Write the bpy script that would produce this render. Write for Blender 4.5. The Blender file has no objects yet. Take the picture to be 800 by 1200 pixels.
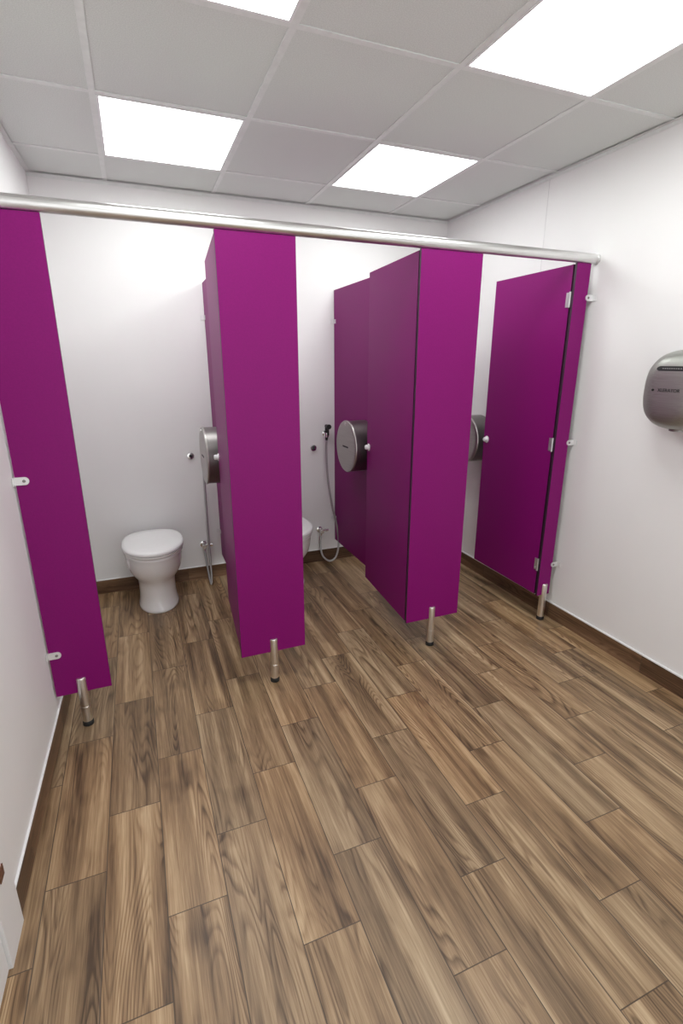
import bpy, bmesh, math, random
from mathutils import Vector, Matrix
random.seed(4)
C = bpy.context.scene.collection
H = 1.55
XR = 2.288      # right wall
YB = 3.58       # back wall
ZC = 2.55       # ceiling
YN = -1.1       # open end of the room behind the camera
YP = 2.16       # plane of the cubicle fronts
ZT = 2.033      # top of panels
ZB = 0.172      # bottom of panels
def lx(y): return -0.426 - 0.0231*(YB-y)

# ---------------------------------------------------------------- materials
def new_mat(name):
    m = bpy.data.materials.new(name); m.use_nodes = True
    nt = m.node_tree
    return m, nt, nt.nodes['Principled BSDF']
class NB:
    def __init__(s, nt): s.nt = nt
    def n(s, t, **k):
        x = s.nt.nodes.new(t)
        for a, b in k.items(): setattr(x, a, b)
        return x
    def l(s, a, b): s.nt.links.new(a, b)
    def m(s, op, a, b=None, c=None):
        x = s.n('ShaderNodeMath', operation=op)
        for i, v in enumerate((a, b, c)):
            if v is None: continue
            if isinstance(v, (int, float)): x.inputs[i].default_value = v
            else: s.l(v, x.inputs[i])
        return x.outputs[0]
    def vec(s, a, b, c):
        x = s.n('ShaderNodeCombineXYZ')
        for i, v in enumerate((a, b, c)):
            if isinstance(v, (int, float)): x.inputs[i].default_value = v
            else: s.l(v, x.inputs[i])
        return x.outputs[0]
    def noise(s, v, scale=1, detail=3, rough=.5, dist=0):
        x = s.n('ShaderNodeTexNoise')
        s.l(v, x.inputs['Vector'])
        x.inputs['Scale'].default_value = scale
        x.inputs['Detail'].default_value = detail
        x.inputs['Roughness'].default_value = rough
        x.inputs['Distortion'].default_value = dist
        return x.outputs[0]
    def mr(s, v, a, b):
        x = s.n('ShaderNodeMapRange'); s.l(v, x.inputs[0]); x.inputs[1].default_value = a; x.inputs[2].default_value = b
        return x.outputs[0]
    def ramp(s, f, stops):
        x = s.n('ShaderNodeValToRGB'); e = x.color_ramp.elements
        while len(e) < len(stops): e.new(.5)
        for i, (p, c) in enumerate(stops):
            e[i].position = p; e[i].color = (*c, 1)
        s.l(f, x.inputs[0]); return x.outputs[0]
    def bump(s, h, strength, dist, bsdf):
        x = s.n('ShaderNodeBump'); x.inputs['Strength'].default_value = strength
        x.inputs['Distance'].default_value = dist
        s.l(h, x.inputs['Height']); s.l(x.outputs[0], bsdf.inputs['Normal'])
def plain(name, col, rough=.5, metal=0, spec=.5, nscale=30, var=.04, bump=0, coat=0):
    m, nt, b = new_mat(name); N = NB(nt)
    tc = N.n('ShaderNodeTexCoord')
    f = N.noise(tc.outputs['Object'], nscale, 4)
    lo = tuple(max(0, c*(1-var)) for c in col); hi = tuple(min(1, c*(1+var)) for c in col)
    N.l(N.ramp(f, [(.3, lo), (.7, hi)]), b.inputs['Base Color'])
    b.inputs['Roughness'].default_value = rough
    b.inputs['Metallic'].default_value = metal
    b.inputs['Specular IOR Level'].default_value = spec
    b.inputs['Coat Weight'].default_value = coat
    if bump: N.bump(f, bump, .001, b)
    return m
def brushed(name, col, rough, axis, metal=1):
    m, nt, b = new_mat(name); N = NB(nt)
    tc = N.n('ShaderNodeTexCoord'); mp = N.n('ShaderNodeMapping')
    N.l(tc.outputs['Object'], mp.inputs[0])
    mp.inputs['Scale'].default_value = [(6 if i == axis else 500) for i in range(3)]
    f = N.noise(mp.outputs[0], 1, 3)
    N.l(N.ramp(f, [(.3, tuple(c*.85 for c in col)), (.7, tuple(min(1, c*1.1) for c in col))]), b.inputs['Base Color'])
    b.inputs['Metallic'].default_value = metal
    N.l(N.m('MULTIPLY_ADD', f, .15, rough-.07), b.inputs['Roughness'])
    N.bump(f, .08, .0005, b)
    return m
def emis(name, col, s):
    m, nt, b = new_mat(name)
    b.inputs['Base Color'].default_value = (.9, .9, .9, 1)
    b.inputs['Emission Color'].default_value = (*col, 1)
    b.inputs['Emission Strength'].default_value = s
    return m

WALL = plain('white_wall_cladding', (.845, .838, .832), .45, nscale=3, var=.012, spec=.3)
CEIL = plain('ceiling_tile_board', (.735, .765, .74), .9, nscale=260, var=.09, bump=.3, spec=.2)
TBAR = plain('ceiling_grid_paint', (.79, .81, .795), .5)
PURP = plain('purple_laminate', (.212, .0028, .136), .46, nscale=160, var=.06, bump=.06, spec=.20)
EDGE = plain('laminate_core', (.035, .012, .03), .5)
ALU = brushed('satin_aluminium', (.80, .80, .79), .33, 0)
STEEL = brushed('brushed_steel', (.47, .45, .43), .36, 1)
STEELY = brushed('brushed_steel_dryer', (.38, .385, .355), .42, 1, .85)
STEELD = brushed('dark_steel_rim', (.27, .255, .245), .38, 1)
STEELZ = brushed('brushed_steel_vertical', (.82, .79, .75), .32, 2)
CHROME = plain('chrome', (.85, .85, .85), .18, metal=1, var=.02)
SATIN = plain('satin_nickel', (.80, .80, .80), .35, metal=.5, var=.02)
HINGE = plain('hinge_steel', (.66, .65, .66), .35, metal=.85, var=.02)
HOSE = plain('braided_chrome_hose', (.50, .50, .50), .32, metal=.8, nscale=600, var=.25, bump=.3)
WHITEP = plain('white_plastic', (.85, .85, .86), .3, var=.01)
CERAM = plain('white_ceramic', (.91, .91, .90), .12, var=.008, coat=.3)
SEATM = plain('white_seat_plastic', (.92, .92, .91), .25, var=.008)
BLACK = plain('black_rubber', (.015, .015, .015), .6)
BRONZE = plain('bronze_metal', (.20, .10, .06), .4, metal=.6)
SEAL = plain('white_sealant', (.84, .84, .84), .45, var=.02)
SEAM = plain('joint_grey', (.70, .69, .69), .5)
DOORW = plain('white_door_paint', (.82, .82, .82), .4, nscale=4, var=.01)
LIGHT = emis('led_diffuser', (.96, 1.0, .985), 10.4)

WL = .650
def wood(name, skirt=None):
    """wood-look tile. floor: planks along Y in thirds bond. skirt = axis along the skirting"""
    m, nt, b = new_mat(name); N = NB(nt)
    tc = N.n('ShaderNodeTexCoord'); sp = N.n('ShaderNodeSeparateXYZ')
    N.l(tc.outputs['Object'], sp.inputs[0])
    W, L = .172, WL
    if skirt is None:
        X, Y = sp.outputs[0], sp.outputs[1]
        u = N.m('DIVIDE', N.m('ADD', X, .074), W); i = N.m('FLOOR', u); fu = N.m('FRACT', u)
        v = N.m('DIVIDE', N.m('SUBTRACT', N.m('SUBTRACT', Y, 1.17), N.m('MULTIPLY', i, L/3)), L)
    else:
        X, Y = sp.outputs[2], sp.outputs[skirt]
        u = N.m('ADD', N.m('MULTIPLY', X, 2.0), .3); i = N.m('FLOOR', u); fu = N.m('ADD', N.m('MULTIPLY', u, 0), .5)
        v = N.m('DIVIDE', N.m('SUBTRACT', Y, .22), L)
    j = N.m('FLOOR', v); fv = N.m('FRACT', v)
    w3 = N.n('ShaderNodeTexWhiteNoise', noise_dimensions='3D'); N.l(N.vec(N.m('ADD', i, .37), N.m('ADD', j, .61), 3.3), w3.inputs['Vector'])
    r = w3.outputs['Value']; sc = N.n('ShaderNodeSeparateColor'); N.l(w3.outputs['Color'], sc.inputs[0])
    r2, r3 = sc.outputs[0], sc.outputs[1]
    ox = N.m('MULTIPLY', r, 37.0); oy = N.m('MULTIPLY', r2, 53.0)
    def co(kx, ky): return N.vec(N.m('MULTIPLY_ADD', X, kx, ox), N.m('MULTIPLY_ADD', Y, ky, oy), N.m('MULTIPLY', r3, 9.0))
    A = N.noise(co(18, .9), 1, 2, .5, .25)
    K = N.noise(co(10, 1.1), 1, 1, .4, .2)
    fr = N.m('FRACT', N.m('MULTIPLY', K, 24.0))
    rings = N.m('MINIMUM', N.mr(fr, 0, .40), N.mr(fr, 1, .80))
    G = N.noise(co(14, 1.6), 1, 2, .5)
    gm = N.mr(G, .45, .62)
    F = N.noise(co(360, 11), 1, 2, .6)
    F2 = N.noise(co(125, 2.6), 1, 3, .75)
    D = N.noise(co(10, 4.2), 1, 2, .5)
    dk = N.mr(D, .58, .78)
    t = N.m('MULTIPLY_ADD', N.m('SUBTRACT', A, .5), 1.30, .495)
    t = N.m('ADD', t, N.m('MULTIPLY', N.m('MULTIPLY', N.m('SUBTRACT', rings, .80), .28), gm))
    t = N.m('MULTIPLY_ADD', N.m('SUBTRACT', F, .5), .38, t)
    t = N.m('MULTIPLY_ADD', N.m('SUBTRACT', F2, .5), .62, t)
    t = N.m('MULTIPLY_ADD', dk, -.24, t)
    t = N.m('MULTIPLY_ADD', N.m('SUBTRACT', r3, .5), .08, t)
    if skirt is None:
        c1 = [(.078, .043, .021), (.180, .105, .052), (.305, .188, .097), (.430, .282, .152), (.60, .435, .265)]
        c2 = [(.070, .043, .024), (.162, .105, .058), (.268, .180, .103), (.380, .270, .160), (.53, .40, .255)]
    else:
        c1 = [(.045, .022, .012), (.100, .052, .027), (.170, .092, .049), (.235, .135, .075), (.31, .20, .12)]
        c2 = [(.042, .023, .013), (.090, .050, .028), (.150, .088, .049), (.215, .130, .075), (.28, .19, .115)]
    P = (.08, .30, .50, .66, .88)
    col = N.ramp(t, list(zip(P, c1))); col2 = N.ramp(t, list(zip(P, c2)))
    mx = N.n('ShaderNodeMix', data_type='RGBA'); N.l(r2, mx.inputs[0]); N.l(col, mx.inputs[6]); N.l(col2, mx.inputs[7])
    eu = N.m('MULTIPLY', N.m('MINIMUM', fu, N.m('SUBTRACT', 1, fu)), W)
    ev = N.m('MULTIPLY', N.m('MINIMUM', fv, N.m('SUBTRACT', 1, fv)), L)
    g = N.mr(N.m('MINIMUM', eu, ev), .0007, .0020)
    mg = N.n('ShaderNodeMix', data_type='RGBA'); N.l(g, mg.inputs[0])
    mg.inputs[6].default_value = (.075, .050, .032, 1); N.l(mx.outputs[2], mg.inputs[7])
    N.l(mg.outputs[2], b.inputs['Base Color'])
    b.inputs['Roughness'].default_value = .36
    b.inputs['Specular IOR Level'].default_value = .42
    N.bump(N.m('ADD', N.m('MULTIPLY', g, .8), N.m('MULTIPLY', F, .25)), .3, .0015, b)
    return m
FLOOR = wood('wood_look_floor_tile'); SKX = wood('wood_look_skirting_back', 0); SKY = wood('wood_look_skirting_side', 1)

# ---------------------------------------------------------------- mesh helpers
def link(ob, parent=None, loc=None):
    C.objects.link(ob)
    if parent is not None: ob.parent = parent
    if loc is not None: ob.location = loc
    return ob
def mk(name, V, F, mats, parent=None, loc=None, smooth=None, recalc=True):
    me = bpy.data.meshes.new(name); me.from_pydata([tuple(v) for v in V], [], F)
    bm = bmesh.new(); bm.from_mesh(me)
    if recalc: bmesh.ops.recalc_face_normals(bm, faces=bm.faces)
    bm.to_mesh(me); bm.free()
    if not isinstance(mats, (list, tuple)): mats = [mats]
    for m in mats: me.materials.append(m)
    if smooth is not None:
        for p in me.polygons: p.use_smooth = True
        me.set_sharp_from_angle(angle=math.radians(smooth))
    return link(bpy.data.objects.new(name, me), parent, loc)
def boxdata(x0, x1, y0, y1, z0, z1):
    V = [(x0,y0,z0),(x1,y0,z0),(x1,y1,z0),(x0,y1,z0),(x0,y0,z1),(x1,y0,z1),(x1,y1,z1),(x0,y1,z1)]
    F = [(0,3,2,1),(4,5,6,7),(0,1,5,4),(1,2,6,5),(2,3,7,6),(3,0,4,7)]
    return V, F
def box(name, b, mats, parent=None, loc=None, thin=None):
    V, F = boxdata(*b)
    ob = mk(name, V, F, mats, parent, loc)
    me = ob.data
    if thin is not None:      # second material on the edges of a sheet
        for p in me.polygons:
            p.material_index = 0 if abs(p.normal[thin]) > .9 else 1
    return ob
def merge(parts):
    V, F = [], []
    for v, f in parts:
        o = len(V); V += list(v); F += [tuple(i+o for i in q) for q in f]
    return V, F
def loft(rings, cap0=True, cap1=True):
    n = len(rings[0]); V = [p for r in rings for p in r]; F = []
    for k in range(len(rings)-1):
        for i in range(n):
            j = (i+1) % n
            F.append((k*n+i, k*n+j, (k+1)*n+j, (k+1)*n+i))
    if cap0: F.append(tuple(range(n))[::-1])
    if cap1: F.append(tuple((len(rings)-1)*n+i for i in range(n)))
    return V, F
AX = {'z': Matrix.Identity(3), 'x': Matrix(((0,0,1),(1,0,0),(0,1,0))), '-x': Matrix(((0,0,-1),(1,0,0),(0,-1,0))), 'y': Matrix(((1,0,0),(0,0,1),(0,-1,0))), '-y': Matrix(((1,0,0),(0,0,-1),(0,1,0)))}
def lathe(prof, axis='z', n=48, off=(0,0,0)):
    M = AX[axis]; o = Vector(off)
    rings = [[tuple(M @ Vector((r*math.cos(2*math.pi*i/n), r*math.sin(2*math.pi*i/n), a)) + o) for i in range(n)] for r, a in prof]
    return loft(rings)
def tube(pts, r, n=12, sub=10):
    P = [Vector(p) for p in pts]; Q = []
    ext = [2*P[0]-P[1]] + P + [2*P[-1]-P[-2]]
    for k in range(1, len(ext)-2):
        a, b, c, d = ext[k-1:k+3]
        for s in range(sub):
            t = s/sub
            Q.append(.5*((2*b)+(c-a)*t+(2*a-5*b+4*c-d)*t*t+(-a+3*b-3*c+d)*t**3))
    Q.append(P[-1]); rings = []; nv = None
    for k, q in enumerate(Q):
        tan = (Q[min(k+1, len(Q)-1)]-Q[max(k-1, 0)]).normalized()
        if nv is None:
            nv = tan.orthogonal().normalized()
        nv = (nv - tan*nv.dot(tan)).normalized(); bn = tan.cross(nv)
        rings.append([tuple(q + r*(math.cos(2*math.pi*i/n)*nv + math.sin(2*math.pi*i/n)*bn)) for i in range(n)])
    return loft(rings)
def capsule_plate(w, h, t):   # rounded tab in XZ plane
    pts = [(0, -h/2)] + [(w-h/2+h/2*math.cos(a), h/2*math.sin(a)) for a in [(-math.pi/2)+math.pi*k/12 for k in range(13)]] + [(0, h/2)]
    return pts
def empty(name, loc):
    e = bpy.data.objects.new(name, None); e.empty_display_size = .1
    return link(e, None, loc)
def tag(o, label, cat, group=None):
    o['label'] = label; o['category'] = cat
    if group: o['group'] = group
def struct(o, label=None, cat=None):
    o['kind'] = 'structure'
    o['label'] = label; o['category'] = cat
def dup(root, loc, rot=None):
    r = root.copy(); C.objects.link(r); r.location = loc
    if rot: r.rotation_euler = rot
    def rec(src, dst):
        for ch in src.children:
            c = ch.copy(); C.objects.link(c); c.parent = dst
            rec(ch, c)
    rec(root, r)
    return r

# ---------------------------------------------------------------- room shell
fl = box('floor', (-.75, XR+.1, YN, YB+.1, -.1, 0), FLOOR)
struct(fl, 'brown wood-look plank tile floor with dark joints', 'floor')
ce = box('ceiling', (-.75, XR+.1, YN, YB+.1, ZC, ZC+.1), CEIL)
struct(ce, 'suspended ceiling of pale grey mineral tiles', 'ceiling')
o = box('wall_back', (-.75, XR+.1, YB, YB+.1, 0, ZC), WALL); struct(o, 'smooth white clad wall behind the toilets', 'wall')
o = box('wall_right', (XR, XR+.1, YN, YB, 0, ZC), WALL); struct(o, 'smooth white clad wall carrying the hand dryer', 'wall')
V, F = boxdata(0, 1, YN, YB, 0, ZC)
V = [((lx(y) if x == 1 else lx(y)-.12), y, z) for x, y, z in V]
o = mk('wall_left', V, F, WALL); struct(o, 'smooth white wall with a doorway', 'wall')
SH, ST = .097, .008
def slab_left(name, y0, y1, z0, z1, t0, t1, mat):
    V, F = boxdata(0, 1, y0, y1, z0, z1)
    V = [(lx(y)+(t1 if x == 1 else t0), y, z) for x, y, z in V]
    return mk(name, V, F, mat)
xlb = lx(YB)+ST
o = box('baseboard_back', (xlb+.001, XR-ST-.001, YB-ST, YB, 0, SH), SKX); struct(o, 'brown wood-look tile skirting', 'baseboard')
o = box('baseboard_right', (XR-ST, XR, YN, YB, 0, SH), SKY); struct(o, 'brown wood-look tile skirting', 'baseboard')
o = slab_left('baseboard_left', 1.32, YB, 0, SH, 0, ST, SKY); struct(o, 'brown wood-look tile skirting', 'baseboard')
o = box('trim_1', (xlb+.003, XR-ST-.003, YB-ST, YB, SH, SH+.005), SEAL); struct(o, 'thin white sealant bead above skirting', 'trim')
o = box('trim_2', (XR-ST, XR, YN, YB, SH, SH+.007), SEAL); struct(o, 'thin white sealant bead above skirting', 'trim')
o = slab_left('trim_3', 1.32, YB, SH, SH+.004, 0, ST-.001, SEAL); struct(o, 'thin white sealant bead above skirting', 'trim')
o = box('trim_4', (XR-.001, XR, 2.558, 2.562, SH+.01, ZC-.01), SEAM); struct(o, 'fine joint line between wall sheets', 'trim')
# door + casing on the left wall
o = slab_left('trim_5', 1.19, 1.318, 0, 2.12, 0, .016, DOORW); struct(o, 'white painted door casing', 'trim')
V, F = boxdata(0, 1, 1.235, 1.268, .242, .276)
V = [(lx(y)+(.0190 if x == 1 else .0162), y, z) for x, y, z in V]
hg = mk('hinge', V, F, BRONZE, parent=o); hg['label'] = 'brown metal fitting on the casing'
o = slab_left('door_1', .34, 1.186, .008, 2.06, 0, .008, DOORW); struct(o, 'white painted entrance door', 'door')

# ceiling grid
GX = [-.031, .578, 1.187, 1.796]
GY = [3.175, 2.505, 1.835, 1.165, .495, -.175, -.845]
parts = []
bw = .012
for gx in GX: parts.append(boxdata(gx-bw, gx+bw, YN, YB, ZC-.004, ZC-.0005))
xs = [lx(0)-.05]+GX+[XR]
for gy in GY:
    for a, b in zip(xs[:-1], xs[1:]):
        x0 = lx(gy) if a == xs[0] else a+bw
        x1 = b if b == XR else b-bw
        parts.append(boxdata(x0, x1, gy-bw, gy+bw, ZC-.004, ZC-.0005))
V, F = merge(parts); o = mk('trim_6', V, F, TBAR); struct(o, 'painted metal T-bar ceiling grid', 'trim')
parts = [boxdata(lx(YB), XR, YB-.022, YB, ZC-.006, ZC-.0055), boxdata(lx(YB), XR, YB-.002, YB, ZC-.022, ZC-.006), boxdata(XR-.022, XR, YN, YB-.022, ZC-.006, ZC-.0055), boxdata(XR-.002, XR, YN, YB-.003, ZC-.022, ZC-.0062)]
V, F = merge(parts); o = mk('trim_7', V, F, TBAR); struct(o, 'painted perimeter angle of the ceiling', 'trim')
o = slab_left('trim_8', YN, YB-.03, ZC-.006, ZC-.0055, 0, .022, TBAR); struct(o, 'painted perimeter angle of the ceiling', 'trim')

# light panels
root = empty('ceiling_light_panel', ((GX[0]+GX[1])/2, (GY[0]+GY[1])/2, ZC-.006))
hx, hy = .609/2-bw-.001, .67/2-bw-.001
e = .010
fr = [boxdata(-hx, hx, -hy, -hy+e, 0, .005), boxdata(-hx, hx, hy-e, hy, 0, .005), boxdata(-hx, -hx+e, -hy+e, hy-e, 0, .005), boxdata(hx-e, hx, -hy+e, hy-e, 0, .005)]
V, F = merge(fr); mk('frame', V, F, WHITEP, parent=root)
box('diffuser', (-hx+e, hx-e, -hy+e, hy-e, .001, .0045), LIGHT, parent=root)
tag(root, 'square white LED panel glowing in the tiled ceiling', 'ceiling light', 'LED panels in the ceiling')
for c, r in ((2, 0), (2, 2), (0, 2)):
    dup(root, ((GX[c]+GX[c+1])/2, (GY[r]+GY[r+1])/2, ZC-.006))

# ---------------------------------------------------------------- cubicles
TH = .014
def make_leg(parent, x):
    t = TH/2+.0005; r = .0205
    parts = [lathe([(r-.002, .022), (r, .024), (r, .098), (r-.0015, .099), (r-.0015, .101), (r, .102), (r, ZB-.002)], 'z', 40)]
    for s in (-1, 1):
        a0 = math.asin(t/r); arc = [a0+(math.pi-2*a0)*k/16 for k in range(17)]
        def ring(z, q=1.0): return [(r*q*math.cos(a), s*(t+(r*math.sin(a)-t)*q), z) for a in arc]
        parts.append(loft([ring(ZB-.002), ring(.236), ring(.241, .93), ring(.243, .8)]))
    V, F = merge(parts)
    leg = mk('leg', V, F, STEELZ, parent=parent, smooth=40, loc=(x, 0, 0))
    leg['label'] = 'satin steel support leg clamped to the panel'
    V, F = lathe([(.019, 0), (.0225, .002), (.0225, .018), (.018, .0225)], 'z', 32)
    ft = mk('foot', V, F, BLACK, parent=leg, smooth=40); ft['label'] = 'black adjustable foot'
def make_bracket(parent, x, z, direction, w=.05):
    """tab on the front of the sheet reaching to the wall; x = wall side"""
    hh = .030; pts = capsule_plate(w, hh, .004)
    y1, y0 = -TH/2-.0003, -TH/2-.005
    ring0 = [(direction*p[0], y1, p[1]) for p in pts]; ring1 = [(direction*p[0], y0, p[1]) for p in pts]
    parts = [loft([ring0, ring1])]
    parts.append(boxdata(min(0, direction*.004), max(0, direction*.004), y0-.022, y0-.0002, -hh/2, hh/2))
    V, F = merge(parts)
    b = mk('bracket', V, F, SATIN, parent=parent, loc=(x, 0, z), smooth=35); b['label'] = 'polished metal fixing bracket with screw'
    V, F = lathe([(.006, 0), (.0055, .002), (.002, .003)], '-y', 16, (direction*(w-.017), y0, 0))
    mk('screw', V, F, STEELD, parent=b, smooth=35)
def make_pilaster(x0, x1, foot, label, brackets=()):
    cx = (x0+x1)/2
    ob = box('cubicle_front_panel', (x0-cx, x1-cx, -TH/2, TH/2, ZB, ZT), [PURP, EDGE], loc=(cx, YP, 0), thin=1)
    make_leg(ob, foot-cx)
    for bx, bz, d, w in brackets: make_bracket(ob, bx-cx, bz, d, w)
    tag(ob, label, 'cubicle panel', 'purple cubicle front panels')
    return ob
xl = lx(YP)+.001
make_pilaster(xl+.006, -.235, -.35, 'narrow purple laminate front panel bracketed to the white wall', [(xl, 1.12, 1, .052), (xl, .37, 1, .052), (xl, 1.85, 1, .052)])
make_pilaster(.343, .665, .504, 'purple laminate front panel on a single steel leg between cubicle openings')
make_pilaster(1.247, 1.577, 1.409, 'purple laminate front panel on a single steel leg between cubicle openings')
make_pilaster(2.157, 2.250, 2.212, 'slim purple laminate front panel carrying the door hinges', [(XR-.001, 1.87, -1, .05), (XR-.001, 1.11, -1, .05), (XR-.001, .365, -1, .05)])

# partitions
def make_partition(x):
    y0, y1 = YP+TH/2+.002, YB-.004
    ob = box('cubicle_partition', (0, TH, y0-YP, y1-YP, ZB, ZT), [PURP, EDGE], loc=(x, YP, 0), thin=0)
    for z in (1.825, .36):
        V, F = merge([boxdata(-.0045, -.0003, y1-YP-.035, y1-YP, -.014, .014), boxdata(-.028, -.0045, y1-YP-.002, y1-YP+.003, -.014, .014), lathe([(.005, 0), (.004, .003)], '-x', 14, (-.0045, y1-YP-.02, 0))])
        b = mk('bracket', V, F, SATIN, parent=ob, loc=(0, 0, z), smooth=35); b['label'] = 'metal bracket fixing the partition to the wall'
    tag(ob, 'purple laminate partition running back to the white wall', 'cubicle partition', 'purple cubicle partitions')
make_partition(.473); make_partition(1.378)

# doors: local hinge at origin, leaf extends +Y, outer face -X
def make_door(x, ang, width, label, hinges):
    ob = box('cubicle_door', (0, TH, .014, width, ZB+.002, ZT-.004), [PURP, EDGE], loc=(x, YP+TH/2, 0), thin=0)
    ob.rotation_euler = (0, 0, ang)
    V, F = merge([lathe([(.021, 0), (.021, .004), (.019, .006), (.015, .006), (.014, .022), (.011, .026), (.004, .027)], '-x', 40, (0, width-.035, 1.05))])
    k = mk('lock', V, F, WHITEP, parent=ob, smooth=35); k['label'] = 'round white lock knob'
    V, F = merge([lathe([(.024, 0.0005), (.024, .0035), (.0212, .0035), (.0212, .0005)], '-x', 40, (0, width-.035, 1.05))])
    e_ = mk('lock_ring', V, F, CHROME, parent=k, smooth=35)
    if hinges:
        for z in (1.86, 1.10, .37):
            V, F = merge([boxdata(-.004, -.0003, .014, .036, -.036, .036), lathe([(.006, -.038), (.006, .038)], 'z', 20, (-.006, .0075, 0)),
                          lathe([(.004, 0), (.003, .002)], '-x', 12, (-.004, .026, .022)), lathe([(.004, 0), (.003, .002)], '-x', 12, (-.004, .026, -.022))])
            b = mk('hinge', V, F, HINGE, parent=ob, loc=(0, 0, z), smooth=35); b['label'] = 'polished metal hinge'
    tag(ob, label, 'cubicle door', 'open purple cubicle doors')
a = -math.atan2(.045, .64)
make_door(.346, a, .635, 'open purple laminate door swung back beside the partition', False)
make_door(1.250, a, .635, 'open purple laminate door swung back beside the partition', False)
make_door(2.160, -.012, .635, 'open purple laminate door on metal hinges along the white wall', True)

# head rail
V, F = lathe([(.0245, 0), (.0245, XR-lx(YP)-.006)], 'x', 48)
rl = mk('cubicle_head_rail', V, F, ALU, loc=(lx(YP)+.003, YP, 2.0582), smooth=40)
L = XR-lx(YP)
V, F = lathe([(.0265, L-.016), (.0265, L-.005), (.0255, L-.0035)], 'x', 48); mk('end_flange', V, F, ALU, parent=rl, smooth=40)
tag(rl, 'long round satin aluminium head rail above the cubicle panels', 'rail')

# ---------------------------------------------------------------- toilets
def egg(w, yf, yb, z, n=64, ef=2.0, eb=2.8, mid=.52):
    yc = yf + (yb-yf)*mid; pts = []
    for i in range(n):
        a = 2*math.pi*i/n; c, s = math.cos(a), math.sin(a)
        ee = ef if s < 0 else eb
        x = w*math.copysign(abs(c)**(2/ee), c); y = math.copysign(abs(s)**(2/ee), s)
        y = yc + (y*(yc-yf) if s < 0 else y*(yb-yc))
        pts.append((x, y, z))
    return pts
def make_toilet(loc):
    r = empty('toilet', loc)
    S = [(0,.121,-.457,-.13),(.004,.124,-.460,-.125),(.022,.124,-.460,-.125),(.030,.117,-.450,-.13),(.10,.114,-.444,-.13),(.155,.113,-.443,-.13),(.190,.116,-.447,-.125),
         (.212,.126,-.460,-.11),(.238,.144,-.485,-.09),(.270,.160,-.507,-.075),(.310,.170,-.523,-.055),(.35,.175,-.531,-.045),(.375,.177,-.533,-.045),(.380,.180,-.536,-.045),(.393,.180,-.536,-.045),(.398,.175,-.531,-.05)]
    V, F = loft([egg(w, a_, b_, z) for z, w, a_, b_ in S]); mk('bowl', V, F, CERAM, parent=r, smooth=60)
    V, F = loft([egg(.172,-.530,-.078,.3985), egg(.182,-.541,-.072,.402), egg(.185,-.545,-.070,.406), egg(.185,-.545,-.070,.414), egg(.179,-.538,-.075,.4175)]); mk('seat', V, F, SEATM, parent=r, smooth=50)
    V, F = loft([egg(.180,-.539,-.070,.4205), egg(.188,-.549,-.064,.424), egg(.189,-.550,-.064,.434), egg(.183,-.543,-.068,.443), egg(.166,-.522,-.08,.448), egg(.10,-.45,-.14,.452), egg(.03,-.35,-.25,.453)])
    mk('lid', V, F, SEATM, parent=r, smooth=60)
    V, F = merge([lathe([(.009, -.10), (.009, .10)], 'x', 20, (0, -.055, .412)), lathe([(.011, 0), (.011, .016)], 'z', 16, (-.075, -.055, .3975)), lathe([(.011, 0), (.011, .016)], 'z', 16, (.075, -.055, .3975))])
    mk('lid_hinge', V, F, CHROME, parent=r, smooth=40)
    V, F = lathe([(.03, -.06), (.03, -.0005)], 'y', 32, (0, 0, .33)); mk('flush_pipe', V, F, WHITEP, parent=r, smooth=40)
    V, F = lathe([(.05, -.14), (.05, -.02), (.06, -.019), (.06, -.0005)], 'y', 32, (0, 0, .165))
    mk('waste_pipe', V, F, WHITEP, parent=r, smooth=40)
    tag(r, 'white ceramic toilet with closed oval lid on a pedestal', 'toilet', 'white toilets in the cubicles')
    return r
t = make_toilet((.003, YB, 0))
dup(t, (.888, YB, 0))

# ---------------------------------------------------------------- paper dispensers
def make_dispenser(loc):
    r = empty('toilet_paper_dispenser', loc)
    R = .165; d = .015
    V, F = lathe([(R-.012, 0), (R-.002, .001), (R, .003), (R, .112+d)], '-x', 72); mk('housing', V, F, STEELD, parent=r, smooth=35)
    V, F = lathe([(R+.002, .1125+d), (R+.003, .115+d), (R+.003, .119+d), (R+.000, .124+d), (R-.008, .1265+d), (R-.03, .127+d)], '-x', 72); mk('cover', V, F, STEEL, parent=r, smooth=35)
    V, F = boxdata(-.1285-d, -.1272-d, -.045, .045, -.006, .004); q = mk('logo', V, F, BLACK, parent=r); q['label'] = 'small dark printed mark'
    V, F = lathe([(.009, .1272+d), (.009, .130+d), (.007, .131+d)], '-x', 24, (0, 0, .145)); mk('lock', V, F, CHROME, parent=r, smooth=35)
    tag(r, 'round brushed steel jumbo toilet paper dispenser on the partition', 'paper dispenser', 'steel toilet paper dispensers')
    return r
d1 = make_dispenser((.4730, 3.01, 1.02))
dup(d1, (1.3780, 3.01, 1.02))
d3 = dup(d1, (XR, 3.01, 1.02)); d3['label'] = 'round brushed steel jumbo toilet paper dispenser on the white wall'

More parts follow.
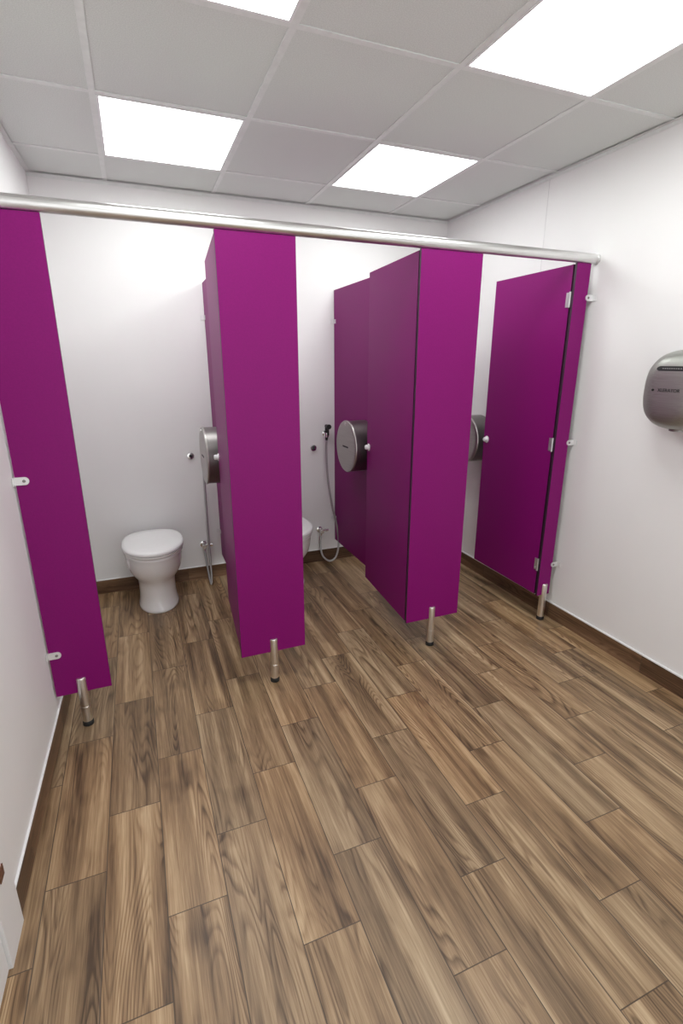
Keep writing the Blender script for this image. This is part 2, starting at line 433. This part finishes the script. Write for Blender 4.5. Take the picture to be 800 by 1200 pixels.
# ---------------------------------------------------------------- bidet sprayers + flush buttons
def make_sprayer(px, path):
    r = empty('bidet_sprayer', (px-.080, YB, .27))
    V, F = merge([lathe([(.024, -.0005), (.024, -.005), (.012, -.008), (.012, -.05)][::-1], 'y', 32, (-.051, 0, 0)), lathe([(.014, -.072), (.014, -.05)], 'y', 24, (-.051, 0, 0)),
                  lathe([(.009, -.04), (.009, .02)], 'z', 20, (-.051, -.035, 0)), lathe([(.008, 0), (.008, .035), (.013, .036), (.013, .06)], 'x', 24, (-.051, -.035, 0))])
    mk('valve', V, F, CHROME, parent=r, smooth=35)
    V, F = merge([lathe([(.020, -.0005), (.020, -.006), (.010, -.010), (.010, -.03)][::-1], 'y', 28, (0, 0, .76)), lathe([(.016, -.022), (.018, .0), (.018, .012), (.0135, .012), (.0135, -.02)], 'z', 28, (0, -.045, .76))])
    mk('holder', V, F, CHROME, parent=r, smooth=35)
    V, F = merge([lathe([(.009, -.05), (.011, -.03), (.0125, .02), (.011, .045), (.013, .06), (.010, .066)], 'z', 24, (0, -.045, .765)), lathe([(.012, -.012), (.013, .03), (.018, .045), (.018, .052)], '-y', 24, (0, -.05, .82)), boxdata(-.006, .006, -.085, -.078, .755, .800)])
    q = mk('spray_head', V, F, BLACK, parent=r, smooth=35); q['label'] = 'dark handheld spray head'
    V, F = tube(path, .0078, 14, 12)
    mk('hose', V, F, HOSE, parent=r, smooth=60)
    tag(r, 'chrome bidet spray with flexible hose hung on the white wall', 'bidet spray', 'bidet sprays in the cubicles')
    return r
make_sprayer(.478, [(0, -.045, .715), (-.010, -.045, .60), (-.018, -.06, .40), (-.022, -.085, .15), (-.024, -.115, -.08), (-.028, -.145, -.225), (-.034, -.150, -.258), (-.040, -.135, -.228), (-.047, -.065, -.11), (-.051, -.035, -.035)])
make_sprayer(1.378, [(0, -.045, .715), (-.002, -.045, .60), (.006, -.05, .42), (.034, -.055, .22), (.074, -.065, .03), (.084, -.075, -.11), (.058, -.085, -.215), (.005, -.085, -.247), (-.050, -.07, -.20), (-.060, -.045, -.11), (-.051, -.035, -.035)])
V, F = lathe([(.026, .0005), (.026, .008), (.022, .014), (.012, .015)], '-y', 36)
fb = mk('flush_button', V, F, CHROME, loc=(.309, YB, .926), smooth=35)
V, F = lathe([(.011, .0152), (.011, .024), (.008, .026)], '-y', 28); mk('push_cap', V, F, BLACK, parent=fb, smooth=35)
tag(fb, 'small round chrome flush button on the white wall', 'flush button', 'flush buttons behind the toilets')
dup(fb, (1.205, YB, .926))

# ---------------------------------------------------------------- hand dryer
r = empty('hand_dryer', (XR, 1.523, 1.430))
EX = 2.7; DW, DH = .158, .172
def dr(s_, x, n=72):
    out = []
    for i in range(n):
        a_ = 2*math.pi*i/n; c, s = math.cos(a_), math.sin(a_)
        out.append((-x, DW*s_*math.copysign(abs(c)**(2/EX), c), DH*s_*math.copysign(abs(s)**(2/EX), s)))
    return out
V, F = loft([dr(.90, 0), dr(.90, .010)]); mk('back_plate', V, F, BLACK, parent=r, smooth=40)
PR = [(.985,.010),(1,.014),(1,.060),(.985,.088),(.945,.116),(.87,.140),(.76,.156),(.60,.1655),(.4,.169),(.15,.170)]
V, F = loft([dr(a_, b_) for a_, b_ in PR])
mk('cover', V, F, STEELY, parent=r, smooth=60)
V, F = lathe([(.034, -.176), (.034, -.170), (.040, -.150)], 'z', 36, (-.065, 0, 0)); q = mk('nozzle', V, F, STEELD, parent=r, smooth=40); q['label'] = 'round air outlet nozzle'
def dome_x(y, z):
    s_ = ((abs(y)/DW)**EX + (abs(z)/DH)**EX)**(1/EX)
    prof = [(.0,.170)]+[p for p in PR[::-1] if p[1] >= .06]
    for (a0, b0), (a1, b1) in zip(prof[:-1], prof[1:]):
        if a0 <= s_ <= a1: return b0+(b1-b0)*(s_-a0)/(a1-a0)
    return .06
def patch(y0, y1, zc, hz, eps, n=24, mrows=4):
    V, F = [], []
    for i in range(n+1):
        y = y0+(y1-y0)*i/n
        tt = min(i, n-i)/2.0; k = min(1, .35+.65*tt) if tt < 1 else 1
        for j in range(mrows+1):
            z = zc-hz*k+2*hz*k*j/mrows
            V.append((-dome_x(y, z)-eps, y, z))
    for i in range(n):
        for j in range(mrows):
            q0 = i*(mrows+1)+j; F.append((q0, q0+mrows+1, q0+mrows+2, q0+1))
    return V, F
V, F = patch(-.075, .075, .092, .010, .0012); q = mk('label_band', V, F, BLACK, parent=r); q['label'] = 'black printed band'
V, F = merge([patch(-.050+i*.010, -.050+i*.010+.006, .092, .0015, .002, 3, 1) for i in range(10)]); q2 = mk('band_print', V, F, SATIN, parent=q); q2['label'] = 'tiny white print'
cu = bpy.data.curves.new('lettering', 'FONT'); cu.body = 'XLERATOR'; cu.size = .020; cu.extrude = .0004; cu.align_x = 'CENTER'
to = bpy.data.objects.new('tmp_text', cu); C.objects.link(to); bpy.context.view_layer.update()
me = bpy.data.meshes.new_from_object(to.evaluated_get(bpy.context.evaluated_depsgraph_get()))
bpy.data.objects.remove(to)
for v in me.vertices:
    x, y, z = v.co; yy, zz = -x, y-.005
    v.co = (-dome_x(yy, zz)-.0012-z, yy, zz)
me.materials.clear(); me.materials.append(BLACK)
q = bpy.data.objects.new('lettering', me); link(q, r); q['label'] = 'dark printed lettering'
V, F = patch(.066, .080, .001, .006, .0012, 4, 2); q = mk('emblem', V, F, BLACK, parent=r)
tag(r, 'brushed steel automatic hand dryer mounted on the white wall', 'hand dryer')

# ---------------------------------------------------------------- world, camera
w = bpy.data.worlds.new('World'); bpy.context.scene.world = w; w.use_nodes = True
bg = w.node_tree.nodes['Background']; bg.inputs[0].default_value = (.985, .985, .99, 1); bg.inputs[1].default_value = 1.6
cam = bpy.data.cameras.new('camera'); co = bpy.data.objects.new('camera', cam); C.objects.link(co)
cam.sensor_fit = 'VERTICAL'; cam.sensor_height = 36; cam.lens = 36*587/1200; cam.clip_start = .01
co.location = (0, 0, H); co.rotation_euler = (math.radians(90-16.7), 0, math.radians(-21.87))
bpy.context.scene.camera = co
bpy.context.scene.view_settings.view_transform = 'Standard'
